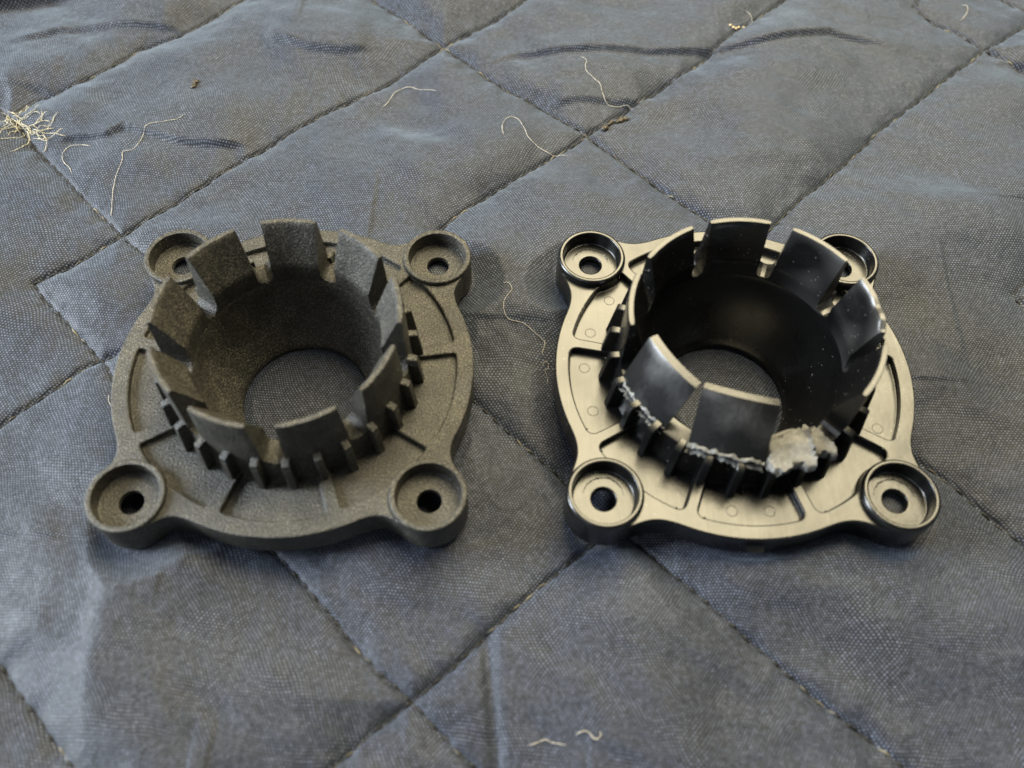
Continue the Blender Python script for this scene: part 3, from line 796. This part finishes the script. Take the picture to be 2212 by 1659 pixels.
def ring_mark(x, y, z, r):
    prof = [(r - 0.10, z - 0.05), (r - 0.06, z + 0.022), (r, z + 0.032), (r + 0.06, z + 0.022), (r + 0.10, z - 0.05)]
    V, Fc = lathe(prof, 32)
    o = fix_and_sharp(mesh_obj('ejector_mark', V, Fc, GLOSS, right), 60)
    o.location = (x * MM, y * MM, 0)
    return o
e0 = None
for a in (-83.5, -97.0, -163, 177.8, 161.0, -24.0, 20, 3, 143, 101, 78):
    x, y = polar(27.2, a)
    if e0 is None: e0 = o = ring_mark(0, 0, SR['floor'] + RIM, 0.95)
    else:
        o = e0.copy(); COL.objects.link(o); o.parent = right
    o.location = (x * MM, y * MM, 0)

def gate():
    V = [(-1.6, -32.6, 5.0), (1.7, -32.6, 5.2), (0.3, -32.6, 2.9), (-1.3, -33.9, 4.55), (1.4, -33.95, 4.75), (0.25, -33.6, 3.3)]
    Fc = [(0, 1, 4, 3), (1, 2, 5, 4), (2, 0, 3, 5), (3, 4, 5), (0, 2, 1)]
    return fix_and_sharp(mesh_obj('gate_stub', V, Fc, GLOSS, right), 30)
gate()

# ------------------------------------------------------------------ lint and crumbs on the blanket
def fibre(key, rad, label, name='lint_fibre', cat='lint', mat=None, lift=-0.02, wob=0.16):
    rr = random.Random(len(label) * 13 + int(rad * 100))
    q, L = resample(smooth_line(LINT[key], 3), 0.25)
    z = np.array([hz(x, y) for x, y in q]) + lift + rad + wob * np.abs(np.sin(L * 0.9 + rr.random() * 6))
    R = [rad * 0.52 * (0.55 + 0.8 * rr.random()) * min(1, 0.35 + min(i, len(q) - 1 - i) * 0.25) for i in range(len(q))]
    V, Fc = tube(np.c_[q, z], R, 6)
    c = np.array([q[0][0], q[0][1], 0.0])
    o = mesh_obj(name, np.array(V) - c, Fc, mat or FIBRE, None, None)
    o.location = c * MM
    return tag(o, label, cat, 'pale lint fibres caught on the quilt')
fibre('cee', 0.11, 'short pale lint curl shaped like a C below the tangled yellowish tuft')
fibre('long', 0.11, 'longest pale lint hair zigzagging down the far left quilt diamond')
fibre('arch', 0.12, 'arched pale lint hair beside the long seam above both flanges')
fibre('hook', 0.11, 'hooked pale lint hair ending at the seam crossing above the glossy flange')
fibre('ess', 0.11, 'wavy pale lint hair beside the dark fluff at the back')
fibre('mid', 0.10, 'long curly lint hair on the cloth between the two flanges')
fibre('midknot', 0.09, 'small knotted lint loop close to the left edge of the glossy flange')
fibre('left', 0.10, 'tiny hooked lint hair touching the left side of the matte flange')
fibre('wave', 0.12, 'faint flat lint wave at the near edge, the left of two')
fibre('wave2', 0.13, 'S-shaped lint curl at the near edge, the right of two')
fibre('topright', 0.13, 'bent lint hair in the far right corner of the quilt')
fibre('far', 0.10, 'tiny lint hair beside the tan crumb at the far edge')

def tuft():
    rr = random.Random(11); V, Fc = [], []
    path = smooth_line(np.array(LINT['tuft']), 3); m_ = len(path)
    for n_ in range(34):
        k0 = int(m_ * rr.random() * 0.85); d = path[min(k0 + 3, m_ - 1)] - path[max(k0 - 3, 0)]
        w = math.atan2(d[1], d[0]) + (rr.random() - 0.5) * 1.5
        p = path[k0] + np.array([rr.random() - 0.5, rr.random() - 0.5]) * 1.8; pl = [p]
        for _ in range(4 + int(rr.random() * 9)):
            w += (rr.random() - 0.5) * 1.3
            p = p + 0.75 * np.array([math.cos(w), math.sin(w)]); pl.append(p)
        q, L = resample(smooth_line(pl, 2), 0.2)
        z = np.array([hz(x, y) for x, y in q]) + 0.15 + 0.9 * rr.random() * np.abs(np.sin(L * (0.4 + rr.random()) + n_))
        v, f = tube(np.c_[q, z], [(0.045 + 0.09 * rr.random() ** 2) * min(1, 0.3 + 0.2 * min(i, len(q) - 1 - i)) for i in range(len(q))], 5)
        b = len(V); V += list(v); Fc += [tuple(i + b for i in t) for t in f]
    c = np.array([-113.0, 149.0, 0.0])
    o = mesh_obj('lint_tuft', np.array(V) - c, Fc, mat_plain('yellowed_lint', (0.40, 0.37, 0.28), 0.8), None, None)
    o.location = c * MM
    tag(o, 'tangled yellowish lint tuft on the seam corner at the left edge', 'lint')
tuft()

def crumb(key, n_, rad, mat, name, label, cat, spread):
    rr = random.Random(n_ + int(rad * 50)); V, Fc = [], []
    pts = np.array(SPOTS[key])
    q, L = resample(pts, L_step(pts, n_))
    for x, y in q:
        bx, by = x + (rr.random() - 0.5) * spread, y + (rr.random() - 0.5) * spread
        bm = bmesh.new(); bmesh.ops.create_icosphere(bm, subdivisions=2, radius=1.0)
        s = rad * (0.6 + 0.7 * rr.random()); b = len(V)
        for v in bm.verts:
            k = s * (0.75 + 0.5 * rr.random())
            V.append((bx + v.co.x * k * 1.3, by + v.co.y * k, hz(bx, by) + rad * 0.5 + v.co.z * k * 0.8))
        Fc += [tuple(v.index + b for v in f.verts) for f in bm.faces]; bm.free()
    c = np.array([pts[0][0], pts[0][1], 0.0])
    o = mesh_obj(name, np.array(V) - c, Fc, mat, None, None); o.location = c * MM
    return tag(o, label, cat)
def L_step(pts, n_): return max(0.05, float(np.hypot(*np.diff(pts, axis=0).T).sum()) / max(n_ - 1, 1) * 0.999)
crumb('burr', 9, 0.55, DARKBIT, 'dark_fluff', 'dark brown fluff lying along the seam behind the glossy flange', 'fluff', 0.6)
crumb('tan', 5, 0.42, TANBIT, 'tan_crumb', 'small tan crumb beside the seam at the far edge', 'crumb', 0.8)
crumb('chip', 4, 0.42, DARKBIT, 'dark_speck', 'tiny dark speck on the diamond behind the matte flange', 'speck', 0.5)
